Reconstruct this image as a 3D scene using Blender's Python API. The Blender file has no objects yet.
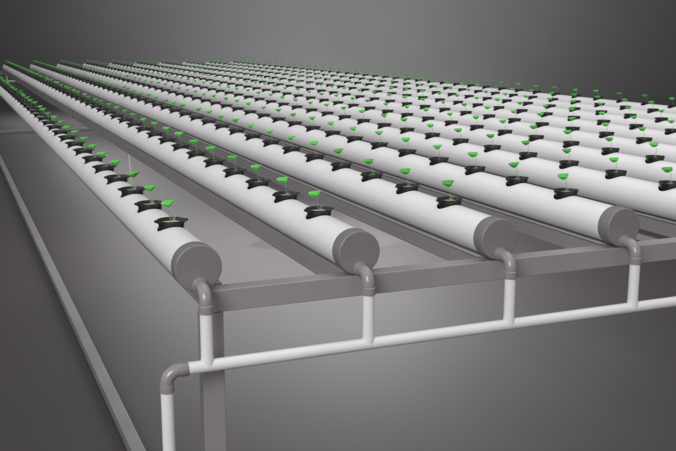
import bpy, math, random
from mathutils import Vector, Matrix, Euler
random.seed(7)
C = bpy.context.scene.collection
PI = math.pi
U = 0.4            # metres between neighbouring growing pipes; shapes below are written in that unit
N_PIPES = 11
PITCH = 0.6558     # between pots
Y_FIRST = 0.6708
N_POTS = 50
LEN = 33.42
RT = 0.129         # tube radius
RC = 0.1375        # cap radius
Z_FLOOR = -2.3

# ------------------------------------------------------------------ materials
def material(name, build):
    m = bpy.data.materials.new(name); m.use_nodes = True
    nt = m.node_tree; b = nt.nodes['Principled BSDF']
    build(nt, b); return m

def noise(nt, scale, detail=4, rough=.5, coord='Object'):
    tc = nt.nodes.new('ShaderNodeTexCoord'); n = nt.nodes.new('ShaderNodeTexNoise')
    n.inputs['Scale'].default_value = scale; n.inputs['Detail'].default_value = detail
    n.inputs['Roughness'].default_value = rough
    nt.links.new(tc.outputs[coord], n.inputs['Vector']); return n

def ramp(nt, src, stops):
    r = nt.nodes.new('ShaderNodeValToRGB')
    while len(r.color_ramp.elements) < len(stops): r.color_ramp.elements.new(.5)
    for e, (p, c) in zip(r.color_ramp.elements, stops):
        e.position = p; e.color = (c[0], c[1], c[2], 1)
    nt.links.new(src, r.inputs['Fac']); return r

def simple(name, c0, c1, scale, rough, rvar=.08, bump=0., metallic=0., bscale=None, coat=0., spec=.5):
    def f(nt, b):
        n = noise(nt, scale)
        r = ramp(nt, n.outputs['Fac'], [(.3, c0), (.7, c1)])
        nt.links.new(r.outputs['Color'], b.inputs['Base Color'])
        mr = nt.nodes.new('ShaderNodeMapRange')
        mr.inputs['To Min'].default_value = rough - rvar; mr.inputs['To Max'].default_value = rough + rvar
        nt.links.new(n.outputs['Fac'], mr.inputs['Value']); nt.links.new(mr.outputs['Result'], b.inputs['Roughness'])
        b.inputs['Metallic'].default_value = metallic
        b.inputs['Coat Weight'].default_value = coat
        b.inputs['Specular IOR Level'].default_value = spec
        if bump:
            n2 = noise(nt, bscale or scale * 6, 6)
            bp = nt.nodes.new('ShaderNodeBump'); bp.inputs['Strength'].default_value = bump
            bp.inputs['Distance'].default_value = .002
            nt.links.new(n2.outputs['Fac'], bp.inputs['Height']); nt.links.new(bp.outputs['Normal'], b.inputs['Normal'])
    return material(name, f)

def g(v, w=0.): return (v * (1 + w), v, v * (1 + w * .6))
M_PIPE = simple('white_pvc', g(.80, .012), g(.85, .008), 1.6, .36, .06, .05, bscale=40)
M_CAP = simple('grey_cap_plastic', g(.18, .06), g(.205, .06), 9, .42, .05, .12, bscale=160)
M_BASE = simple('base_rail_steel', g(.20, .05), g(.23, .05), 3.5, .35, .05)
M_ELBOW = simple('grey_elbow_plastic', g(.24, .06), g(.28, .06), 12, .26, .05, .05, coat=.3)
M_THIN = simple('white_thin_pvc', g(.76, .02), g(.82, .01), 8, .16, .04, .04)
M_STEEL = simple('grey_painted_steel', g(.26, .06), g(.29, .06), 3.5, .28, .05)
M_CUP = simple('black_cup_plastic', g(.012), g(.022), 40, .33, .06, .1, bscale=500)
M_MED = simple('pale_growing_medium', (.42, .45, .26), (.66, .68, .50), 160, .9, .05, .8, bscale=600)
M_STEM = simple('seedling_stem', (.10, .34, .05), (.17, .45, .09), 60, .5, .05)
M_FLOOR = simple('studio_floor_paint', g(.043, .15), g(.050, .14), .5, .55, .05, .06, bscale=60)
M_WALL = simple('backdrop_paper', g(.044), g(.049), .35, .75, .04, .05, bscale=50)
M_EDGE_HIGHLIGHT = simple('painted_edge_highlight', g(.5, .02), g(.56, .01), 3.5, .25, .04)  # pale colour that paints the lit top edge of the rails
def leaf(nt, b):
    info = nt.nodes.new('ShaderNodeObjectInfo')
    r = ramp(nt, info.outputs['Random'], [(0, (.05, .42, .03)), (.45, (.08, .60, .05)), (.94, (.11, .66, .07)), (1., (.15, .58, .07))])
    n = noise(nt, 60)
    mx = nt.nodes.new('ShaderNodeMix'); mx.data_type = 'RGBA'; mx.blend_type = 'MULTIPLY'
    r2 = ramp(nt, n.outputs['Fac'], [(.3, (.75, .8, .7)), (.7, (1.1, 1.1, 1.1))])
    mx.inputs['Factor'].default_value = 1
    nt.links.new(r.outputs['Color'], mx.inputs[6]); nt.links.new(r2.outputs['Color'], mx.inputs[7])
    nt.links.new(mx.outputs[2], b.inputs['Base Color'])
    b.inputs['Roughness'].default_value = .42
    b.inputs['Subsurface Weight'].default_value = 0
M_LEAF = material('seedling_leaf', leaf)

# ------------------------------------------------------------------ mesh helper
class MB:
    def __init__(s): s.v = []; s.f = []; s.smooth = []
    def add(s, vs, fs, smooth=True):
        o = len(s.v); s.v += [tuple(v) for v in vs]; s.f += [tuple(i + o for i in f) for f in fs]
        s.smooth += [smooth] * len(fs)
    def box(s, a, b):
        x0, y0, z0 = a; x1, y1, z1 = b
        s.add([(x0,y0,z0),(x1,y0,z0),(x1,y1,z0),(x0,y1,z0),(x0,y0,z1),(x1,y0,z1),(x1,y1,z1),(x0,y1,z1)],
              [(3,2,1,0),(4,5,6,7),(0,1,5,4),(1,2,6,5),(2,3,7,6),(3,0,4,7)], False)
    def sweep(s, rings, caps=True):
        """rings: list of (centre, tangent, radius)."""
        n = 28; vs = []
        flat_y = any(abs(Vector(t).normalized().x) > .9 for c, t, r in rings)
        for c, t, r in rings:
            t = Vector(t).normalized()
            a = Vector((0,1,0)) if flat_y else Vector((1,0,0))
            u = t.cross(a).normalized(); w = t.cross(u)
            for i in range(n):
                q = 2 * PI * i / n; p = Vector(c) + (u * math.cos(q) + w * math.sin(q)) * r
                vs.append(p)
        fs = []
        for k in range(len(rings) - 1):
            for i in range(n):
                j = (i + 1) % n; fs.append((k*n+i, k*n+j, (k+1)*n+j, (k+1)*n+i))
        if caps:
            fs.append(tuple(range(n))[::-1]); fs.append(tuple((len(rings)-1)*n + i for i in range(n)))
        s.add(vs, fs)
    def lathe(s, prof, n=24, mod=None):
        vs = []; fs = []
        for r, z in prof:
            for i in range(n):
                q = 2 * PI * i / n; rr = r * (mod(q, r, z) if mod else 1)
                vs.append((rr * math.cos(q), rr * math.sin(q), z))
        for k in range(len(prof) - 1):
            for i in range(n):
                j = (i + 1) % n; fs.append((k*n+i, k*n+j, (k+1)*n+j, (k+1)*n+i))
        s.add(vs, fs)
    def mesh(s, name, mat, bevel=0.):
        me = bpy.data.meshes.new(name)
        me.from_pydata([(v[0]*U, v[1]*U, v[2]*U) for v in s.v], [], s.f); me.materials.append(mat)
        me.polygons.foreach_set('use_smooth', s.smooth); me.update()
        return me
    def build(s, name, mat, parent=None, loc=(0,0,0), bevel=0., sharp=35):
        me = s.mesh(name, mat)
        o = bpy.data.objects.new(name, me); C.objects.link(o)
        o.location = [c*U for c in loc]
        if parent: o.parent = parent
        if bevel:
            b = o.modifiers.new('bevel', 'BEVEL'); b.width = bevel*U; b.segments = 2; b.limit_method = 'ANGLE'
            b.angle_limit = math.radians(40)
        if sharp and any(s.smooth):
            me.set_sharp_from_angle(angle=math.radians(sharp))
        return o

def root(name, loc=(0,0,0)):
    o = bpy.data.objects.new(name, None); C.objects.link(o); o.location = [c*U for c in loc]
    o.empty_display_size = .05; return o
def tag(o, label=None, cat=None, group=None, kind=None):
    for k, v in (('label', label), ('category', cat), ('group', group), ('kind', kind)):
        if v: o[k] = v
def copy_to(o, parent=None):
    c = o.copy(); C.objects.link(c)
    if parent: c.parent = parent; c.matrix_parent_inverse = Matrix()
    return c
def copy_tree(o):
    r = copy_to(o)
    for ch in o.children:
        c = copy_to(ch, r)
        for q in ch.children: copy_to(q, c)
    return r

# ------------------------------------------------------------------ camera (needed for picking the largest pots)
cam_d = bpy.data.cameras.new('camera'); cam = bpy.data.objects.new('camera', cam_d); C.objects.link(cam)
yaw, pit, rol = math.radians(22.8253), math.radians(-11.6974), math.radians(.1222)
d = Vector((math.sin(yaw)*math.cos(pit), math.cos(yaw)*math.cos(pit), math.sin(pit)))
r0 = Vector((math.cos(yaw), -math.sin(yaw), 0)); u0 = r0.cross(d)
rr = r0*math.cos(rol) + u0*math.sin(rol); uu = -r0*math.sin(rol) + u0*math.cos(rol)
CP = Vector((-1.2489, -5.0019, 1.3066))
m = Matrix((( rr.x, uu.x, -d.x, CP.x*U), (rr.y, uu.y, -d.y, CP.y*U), (rr.z, uu.z, -d.z, CP.z*U), (0,0,0,1)))
cam.matrix_world = m
cam_d.sensor_width = 36; cam_d.lens = 925.93/676*36; cam_d.clip_start = .05; cam_d.clip_end = 200
bpy.context.scene.camera = cam
def px(P):
    v = Vector(P) - CP; z = v.dot(d)
    return 338 + 925.93*v.dot(rr)/z, 225.5 - 925.93*v.dot(uu)/z, z

# ------------------------------------------------------------------ setting
ground = Vector((CP.x, CP.y, Z_FLOOR)); fwd = Vector((math.sin(yaw), math.cos(yaw), 0)); side = r0
def strip(name, prof, mat, kind_name):
    mb = MB(); vs = []; fs = []
    xs = [-60, -30, 0, 30, 60]
    for dd, z in prof:
        for x in xs:
            p = ground + fwd*dd + side*x; vs.append((p.x, p.y, z))
    w = len(xs)
    for k in range(len(prof)-1):
        for i in range(w-1): fs.append((k*w+i, k*w+i+1, (k+1)*w+i+1, (k+1)*w+i))
    mb.add(vs, fs); o = mb.build(name, mat, sharp=None); tag(o, kind='structure'); return o
D0 = 52.; RB = 14.
strip('floor', [(-30, Z_FLOOR), (0, Z_FLOOR), (25, Z_FLOOR), (D0, Z_FLOOR)], M_FLOOR, 'floor')
strip('backdrop', [(D0 + RB*math.sin(a), Z_FLOOR + RB*(1-math.cos(a))) for a in [i*PI/2/24 for i in range(25)]] + [(D0+RB, 34)], M_WALL, 'backdrop')

# ------------------------------------------------------------------ growing pipes
NA, NR = 40, 4
def tube_mesh():
    mb = MB(); rh = .089; th = 2.0            # half angle of the holed patch on top
    def pt(theta, y, R): return (R*math.sin(theta), y, R*math.cos(theta))
    def ring_at(q, t, R, yc, hy):
        # t=0 on the hole edge, t=1 on the border of the patch
        ex, ey = math.cos(q), math.sin(q)
        hx = math.asin(min(.999, rh*ex/R)) if t < 2 else 0; hyy = rh*ey
        k = 1/max(abs(ex), abs(ey)); bx, by = ex*k*th/2, ey*k*hy
        return pt(hx*(1-t) + bx*t, yc + hyy*(1-t) + by*t, R)
    for k in range(N_POTS):
        yc = Y_FIRST + k*PITCH; hy = PITCH/2
        for R, flip in ((RT, False), (RT-.011, True)):
            vs = [ring_at(2*PI*i/NA, t/NR, R, yc, hy) for t in range(NR+1) for i in range(NA)]
            fs = []
            for t in range(NR):
                for i in range(NA):
                    j = (i+1) % NA; f = (t*NA+i, t*NA+j, (t+1)*NA+j, (t+1)*NA+i)
                    fs.append(f[::-1] if not flip else f)
            mb.add(vs, [f[::-1] for f in fs])
        a = [ring_at(2*PI*i/NA, 0, RT, yc, hy) for i in range(NA)]; b = [ring_at(2*PI*i/NA, 0, RT-.011, yc, hy) for i in range(NA)]
        mb.add(a+b, [(i, (i+1) % NA, NA+(i+1) % NA, NA+i) for i in range(NA)])
    y0 = Y_FIRST - PITCH/2; y1 = Y_FIRST + (N_POTS-.5)*PITCH
    def sheet(ta, tb, n, ya, yb, ny):
        vs = [pt(ta+(tb-ta)*i/n, ya+(yb-ya)*j/ny, RT) for j in range(ny+1) for i in range(n+1)]
        mb.add(vs, [(j*(n+1)+i, j*(n+1)+i+1, (j+1)*(n+1)+i+1, (j+1)*(n+1)+i) for j in range(ny) for i in range(n)])
    sheet(th/2, 2*PI-th/2, 34, y0, y1, 40)                 # sides and underside
    sheet(0, 2*PI, 48, .03, y0, 1); sheet(0, 2*PI, 48, y1, LEN-.03, 1)
    return mb
def cap_mb(y0, y1, front):
    mb = MB(); r = RC; e = .006; s = 1 if front else -1
    ya, yb = (y0, y1) if front else (y1, y0)
    rings = [((0, ya, 0), r-.03), ((0, ya, 0), r-e), ((0, ya+s*e*.4, 0), r-e*.35), ((0, ya+s*e, 0), r), ((0, yb-s*.012, 0), r), ((0, yb, 0), r-.003), ((0, yb, 0), RT-.004)]
    mb.sweep([(c, (0, s, 0), q) for c, q in rings]); return mb

ordn = ['first','second','third','fourth','fifth','sixth','seventh','eighth','ninth','tenth','eleventh','twelfth','thirteenth','fourteenth','fifteenth','sixteenth','seventeenth','eighteenth','nineteenth']
tens = {2:'twent',3:'thirt',4:'fort',5:'fift'}
def nth(k):
    if k < 20: return ordn[k-1]
    return tens[k//10]+'ieth' if k % 10 == 0 else tens[k//10]+'y-'+ordn[k%10-1]

tm = tube_mesh()
pipe0 = root('growing_pipe')
tube = tm.build('tube', M_PIPE, pipe0, sharp=40)
cap_mb(0, .115, True).build('end_cap', M_CAP, pipe0, bevel=0, sharp=30)
cap_mb(LEN-.06, LEN, False).build('end_cap', M_THIN, pipe0, sharp=30)
pipe_labels = ['thick white growing pipe at the left edge of the bench, nearest the camera',
 'second thick white growing pipe from the left, grey cap over the second riser',
 'third thick white growing pipe from the left, grey cap over the third riser',
 'fourth thick white growing pipe from the left, its grey cap nearest the right edge'] + \
 ['%s thick white growing pipe from the left, its near end beyond the right edge' % nth(k) for k in range(5, 11)] + \
 ['thick white growing pipe farthest back, last row against the grey backdrop']
for n in range(N_PIPES):
    o = pipe0 if n == 0 else copy_tree(pipe0)
    o.location = (n*U, 0, 0)
    tag(o, pipe_labels[n], 'growing pipe', 'white growing pipes lying side by side on the bench')

# ------------------------------------------------------------------ potted seedlings
def seedling():
    t = root('potted_seedling')
    mb = MB()
    def mod(q, r, z):
        if r > .080 and z > .145: return 1 + .17*max(0, math.cos(q)**2*2-1)**30 + .035*max(0, math.cos(6*q))**8
        if .05 < r and z < .135: return 1 + .05*(1 if math.cos(10*q) > .2 else 0)
        return 1
    mb.lathe([(.0, .0), (.050, .0), (.055, .012), (.062, .06), (.0695, .092), (.073, .108), (.077, .122), (.0815, .137), (.087, .147), (.0900, .151), (.0905, .157), (.0895, .1605), (.086, .161),
              (.0835, .155), (.077, .141), (.069, .118), (.058, .05), (.047, .01)], 60, mod)
    cup = mb.build('net_cup', M_CUP, t, sharp=50)
    md = MB(); k = []
    md.lathe([(0, .1400), (.02, .1415), (.045, .140), (.062, .141), (.073, .1385), (.0755, .131)], 24)
    md.build('growing_medium', M_MED, t)
    st = MB(); pts = [(0, 0, .136), (.001, 0, .155), (.0, .002, .185), (-.001, .001, .215), (0, .003, .232), (0, .008, .244)]
    rings = []
    for i, p in enumerate(pts):
        a = pts[max(0, i-1)]; b = pts[min(len(pts)-1, i+1)]
        rings.append((p, Vector(b)-Vector(a), .0021 - .00015*i))
    n_old = 28
    st.sweep(rings); st.build('stem', M_STEM, t)
    lf = MB(); nu, nv = 12, 12; L = .118; W = .045
    grid = {}
    def outline(u, v):
        w = W*math.sin(min(1, v/.70)*PI/2)**1.7 if v < .70 else W*max(0, math.cos((v-.70)/.30*PI/2))**.42
        w = max(w, .0005)
        return u*w, L*v - .022*(1-abs(u))**1.5*max(0, v-.5)/.5 - .022
    for sgn in (1, -1):
        for j in range(nv+1):
            for i in range(nu+1):
                u = -1 + 2*i/nu; v = j/nv
                x, y = outline(u, v)
                deck = .262 - .007*math.cos(u*PI/2)*math.sin(v*PI) + .10*(y+.022) + .010*x/W*math.sin(v*PI)
                hull = .031*(1-abs(u)**1.25)*math.sin(min(1, v/.80)*PI/2)**1.3*(1 if v < .80 else max(0, math.cos((v-.80)/.20*PI/2))**.6)
                z = deck if sgn > 0 else deck - .0012 - hull
                grid[sgn, j, i] = len(lf.v); lf.v.append((x, y, z))
        for j in range(nv):
            for i in range(nu):
                f = [grid[sgn, j, i], grid[sgn, j, i+1], grid[sgn, j+1, i+1], grid[sgn, j+1, i]]
                lf.f.append(tuple(f if sgn > 0 else f[::-1])); lf.smooth.append(True)
    edge = [(j, 0) for j in range(nv+1)] + [(nv, i) for i in range(1, nu+1)] + [(j, nu) for j in range(nv-1, -1, -1)] + [(0, i) for i in range(nu-1, 0, -1)]
    for a, b in zip(edge, edge[1:]+edge[:1]):
        lf.f.append((grid[1, a[0], a[1]], grid[-1, a[0], a[1]], grid[-1, b[0], b[1]], grid[1, b[0], b[1]])); lf.smooth.append(True)
    lf.build('leaf', M_LEAF, t, sharp=40)
    return t
pot0 = seedling()
spots = []
for n in range(N_PIPES):
    for k in range(N_POTS):
        y = Y_FIRST + k*PITCH; X, Y, Z = px((n, y, .16))
        inside = -6 < X < 684
        spots.append((Z if inside else 1e3 + Z, n, k, X))
spots.sort()
picked = [q for q in spots[:300]]
visible_first = {}
for n in range(N_PIPES):
    ks = [k for Z, nn, k, X in spots if nn == n and Z < 900 and X < 672]
    visible_first[n] = min(ks)
pipe_words = ['first (leftmost)'] + [nth(i) for i in range(2, 11)] + ['last (farthest)']
proto = {c.name: c for c in pot0.children}
first = True; far = []
for idx, (Z, n, k, X) in enumerate(spots):
    rot = math.radians(random.uniform(-9, 9)); sc = random.uniform(.93, 1.07); tx = random.uniform(-.05, .05); ty = random.uniform(-.05, .05)
    if random.random() < .06: rot += random.choice((-1, 1))*math.radians(35)
    loc = (n, Y_FIRST + k*PITCH, 0)
    if idx < 300:
        o = pot0 if first else copy_tree(pot0); first = False
        o.location = [c*U for c in loc]; o.rotation_euler = (0, 0, rot*.25)
        for c in o.children:
            if c.name.startswith(('leaf', 'stem')): c.rotation_euler = (tx, ty, rot); 
            if c.name.startswith('leaf'): c.scale = (sc, sc, 1 + (sc-1)*.5)
        vf = visible_first[n]
        if n < 4:
            i = k + 1
            place = '%s pot from the grey cap on the %s pipe' % (nth(i) if i > 1 else 'nearest', pipe_words[n])
        else:
            i = k - vf + 1
            if i > 0: place = '%s pot from the right edge on the %s pipe' % (nth(i) if i > 1 else 'nearest', pipe_words[n])
            else: place = 'cut by the right edge on the %s pipe' % pipe_words[n]
        tag(o, 'green seedling in black cup, ' + place, 'potted plant', 'seedlings in black net cups along the pipes')
    elif Z < 900:
        far.append((loc, rot, sc))
# the pots beyond the 300 that show largest: one mass
fm = {}
vs = []; fs = []; mi = []; sm = []
mats = [M_CUP, M_MED, M_STEM, M_LEAF]
src = []
for c in pot0.children:
    nm = c.name.split('.')[0]; s_ = {'net_cup': 0, 'growing_medium': 1, 'stem': 2, 'leaf': 3}[nm]
    src.append((s_, [v.co.copy() for v in c.data.vertices], [tuple(p.vertices) for p in c.data.polygons]))
for loc, rot, sc in far:
    R = Matrix.Translation(Vector(loc)*U) 
    for s_, cv, cf in src:
        A = R @ (Matrix.Rotation(rot, 4, 'Z') if s_ >= 2 else Matrix())
        o0 = len(vs); vs += [tuple(A @ v) for v in cv]; fs += [tuple(i+o0 for i in f) for f in cf]; mi += [s_]*len(cf)
me = bpy.data.meshes.new('distant_seedlings'); me.from_pydata(vs, [], fs)
for mm in mats: me.materials.append(mm)
me.polygons.foreach_set('material_index', mi); me.polygons.foreach_set('use_smooth', [True]*len(fs)); me.update()
fo = bpy.data.objects.new('distant_seedlings', me); C.objects.link(fo)
tag(fo, 'mass of tiny green seedlings in black cups on the far ends of the pipes', 'seedlings', kind='stuff')

# ------------------------------------------------------------------ bench
bench = root('bench_frame', (.055, 0, Z_FLOOR))
def part(mb, name, mat, bevel=0., **k):
    mb.v = [(x-.055, y, z-Z_FLOOR) for x, y, z in mb.v]
    return mb.build(name, mat, bench, bevel=bevel, **k)
XR = N_PIPES-1+.12
for ya in (.004, LEN-.125):
    b = MB(); b.box((.035, ya, -.272), (XR, ya+.12, -.140)); part(b, 'cross_beam', M_STEEL, .006)
for n in range(N_PIPES):
    c = .104 if n == 0 else n
    b = MB(); b.box((c-.064, .1242, -.262), (c+.064, LEN-.1252, -.1305)); b.box((c-.0705, .1262, -.2605), (c-.0642, LEN-.1272, -.236))
    rail = part(b, 'rail', M_STEEL, .003)
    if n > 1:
        hl_ = MB(); hl_.box((c-.087-.055, .1300, -.1362-Z_FLOOR), (c-.0655-.055, LEN-.13, -.1308-Z_FLOOR)); hl_.build('edge_highlight', M_EDGE_HIGHLIGHT, rail, bevel=.001)  # strip added to draw the bright highlight along the rail edge
for x0 in (.012, XR-.17):
    for y0 in (.012, LEN-.18):
        b = MB(); b.box((x0, y0, Z_FLOOR+.004), (x0+.130, y0+.105, -.2745)); part(b, 'post', M_STEEL, .006)
for c in (.045, N_PIPES-1+.03):
    b = MB(); b.box((c-.058, .18, Z_FLOOR+.002), (c+.058, 31.05, Z_FLOOR+.1)); part(b, 'base_rail', M_BASE, .005)
b = MB(); b.box((-.013, 31.054, Z_FLOOR+.002), (N_PIPES-1+.09, 31.17, Z_FLOOR+.1)); part(b, 'base_rail', M_BASE, .005)
b = MB(); b.sweep([((.955, 7.42, -.93), (0,0,1), .0145), ((.955, 7.42, -.264), (0,0,1), .0145)]); part(b, 'support_rod', M_THIN)
tag(bench, 'grey steel bench frame of beams and rails carrying the row of white pipes', 'bench')

# ------------------------------------------------------------------ water pipework
def manifold(name, yc, sgn, zm, label, cat, x_left, down):
    """sgn: -1 in front of the bench, +1 behind it. yc: plane of the risers."""
    t = root(name, (0, yc, zm)); r = .0365
    def pt(mb, nm, mat, **k):
        mb.v = [(x, y-yc, z-zm) for x, y, z in mb.v]; return mb.build(nm, mat, t, **k)
    y_cap = 0 if sgn < 0 else LEN
    mb = MB(); mb.sweep([((x_left, yc, zm), (1,0,0), r), ((N_PIPES-1+.06, yc, zm), (1,0,0), r)]); pt(mb, 'long_pipe', M_THIN)
    za = -.094; bend = .072
    y1 = yc - sgn*bend
    def elbow():
        e = MB(); rings = [((0, y_cap+sgn*.002, za), (0, sgn, 0), .044), ((0, y_cap+sgn*.012, za), (0, sgn, 0), .044), ((0, y_cap+sgn*.014, za), (0, sgn, 0), .0365)]
        for i in range(13):
            a = PI/2*i/12
            rings.append(((0, y1+sgn*bend*math.sin(a), za-bend*(1-math.cos(a))), (0, sgn*math.cos(a), -math.sin(a)), .0365))
        zb = za-bend
        rings += [((0, yc, zb-.012), (0,0,-1), .0365), ((0, yc, zb-.016), (0,0,-1), .0415), ((0, yc, zb-.058), (0,0,-1), .0415), ((0, yc, zb-.060), (0,0,-1), .039)]
        e.sweep(rings); return e
    zt = za-bend-.055
    e0 = pt(elbow(), 'elbow', M_ELBOW)
    rb = MB(); rb.sweep([((0, yc, zt), (0,0,1), .0355), ((0, yc, zm+.055), (0,0,1), .0355), ((0, yc, zm+.038), (0,0,1), .0375), ((0, yc, zm+.02), (0,0,1), .0385), ((0, yc, zm), (0,0,1), .0385)])
    r0_ = pt(rb, 'riser', M_THIN)
    for n in range(1, N_PIPES):
        for q in (e0, r0_):
            c = copy_to(q, t); c.location.x = n*U
    e = MB(); bx = .075; xc = x_left - .075
    rings = [((x_left+.004, yc, zm), (-1,0,0), .039), ((x_left-.0, yc, zm), (-1,0,0), .0415), ((x_left-.036, yc, zm), (-1,0,0), .0415), ((x_left-.038, yc, zm), (-1,0,0), .0385)]
    for i in range(13):
        a = PI/2*i/12
        rings.append(((x_left-.042-bx*math.sin(a), yc, zm-bx*(1-math.cos(a))), (-math.cos(a), 0, -math.sin(a)), .0385))
    xd = x_left-.042-bx; zd = zm-bx
    rings += [((xd, yc, zd-.004), (0,0,-1), .0385), ((xd, yc, zd-.006), (0,0,-1), .0415), ((xd, yc, zd-.045), (0,0,-1), .0415), ((xd, yc, zd-.047), (0,0,-1), .038)]
    if down:
        ce = pt(e, 'corner_elbow', M_ELBOW) if False else None
        e.sweep(rings); pt(e, 'corner_elbow', M_ELBOW)
        dn = MB(); dn.sweep([((xd, yc, zd-.044), (0,0,-1), .036), ((xd, yc, Z_FLOOR+.002), (0,0,-1), .036)]); pt(dn, 'downpipe', M_THIN)
    tag(t, label, cat)
    return t
manifold('drain_pipework', -.134, -1, -.535, 'thin white drain pipe with risers running in front of the bench and grey caps', 'drain pipe', -.118, True)
manifold('supply_pipework', LEN+.134, 1, -.535, 'thin white pipe glimpsed below the pipes at the far end of bench', 'supply pipe', .0, False)

# ------------------------------------------------------------------ lamps
def area(name, loc, target, sx, sy, power, col=(1,1,1), spread=180):
    l = bpy.data.lights.new(name, 'AREA'); l.shape = 'RECTANGLE'; l.size = sx; l.size_y = sy; l.energy = power; l.color = col
    l.spread = math.radians(spread)
    o = bpy.data.objects.new(name, l); C.objects.link(o); o.location = loc
    o.rotation_euler = (Vector(target)-Vector(loc)).to_track_quat('-Z', 'Y').to_euler(); return o
def spot(name, loc, target, power, ang, size=.5, blend=1., col=(1,1,1)):
    l = bpy.data.lights.new(name, 'SPOT'); l.energy = power; l.color = col; l.spot_size = math.radians(ang); l.spot_blend = blend
    l.shadow_soft_size = size
    o = bpy.data.objects.new(name, l); C.objects.link(o); o.location = loc
    o.rotation_euler = (Vector(target)-Vector(loc)).to_track_quat('-Z', 'Y').to_euler(); return o
bd = ground + fwd*(D0+RB); bd.z = 2.6
def us(p): return [c*U for c in p]
def at(dd, xx, z): p = ground + fwd*dd + side*xx; return (p.x*U, p.y*U, z*U)
area('overhead_softbox', (2.2, 6.2, 3.2), (2.2, 6.2, 0), 4.2, 16, 90, spread=110)
area('front_left_softbox', (-3.5, -4.0, 3.0), (1.0, 1.5, 0), 3, 3, 72, spread=90)
area('left_softbox', (-4.5, 5, 2.5), (1.5, 5.5, 0), 8, 2.5, 27, spread=80)
# unseen lamps added below bench level to make the floor's pool of light
for X_, Y_, sx_, sy_, e_ in ((4, 10, 2.0, 3, 40), (4.3, 3.6, 1.0, .8, 1.5), (6, 7, 1.6, 2, 11),
                             (3.4, 22, 1.2, 6.0, 38), (5.6, 10.5, 1.0, 1.5, 46), (3.2, 37, 1.8, 2.6, 16)):
    area('added_floor_fill', us((X_, Y_, -.3)), us((X_, Y_, -3)), sx_, sy_, e_)
spot('added_backdrop_fill', at(D0-14, .5, 9), at(D0+RB, 2, 2.6), 7300, 120, .6)  # unseen spots added for the soft round glow on the backdrop
spot('added_backdrop_fill', at(D0-12, -1, 5), at(D0+RB, -1, 3.5), 5000, 95, .6)

w = bpy.data.worlds.new('World'); bpy.context.scene.world = w; w.use_nodes = True
bg = w.node_tree.nodes['Background']; bg.inputs['Color'].default_value = (.92, .9, .92, 1); bg.inputs['Strength'].default_value = .43

sc_ = bpy.context.scene
sc_.view_settings.view_transform = 'Standard'; sc_.view_settings.look = 'None'; sc_.view_settings.gamma = 1; sc_.view_settings.exposure = 0
sc_.render.engine = 'CYCLES'
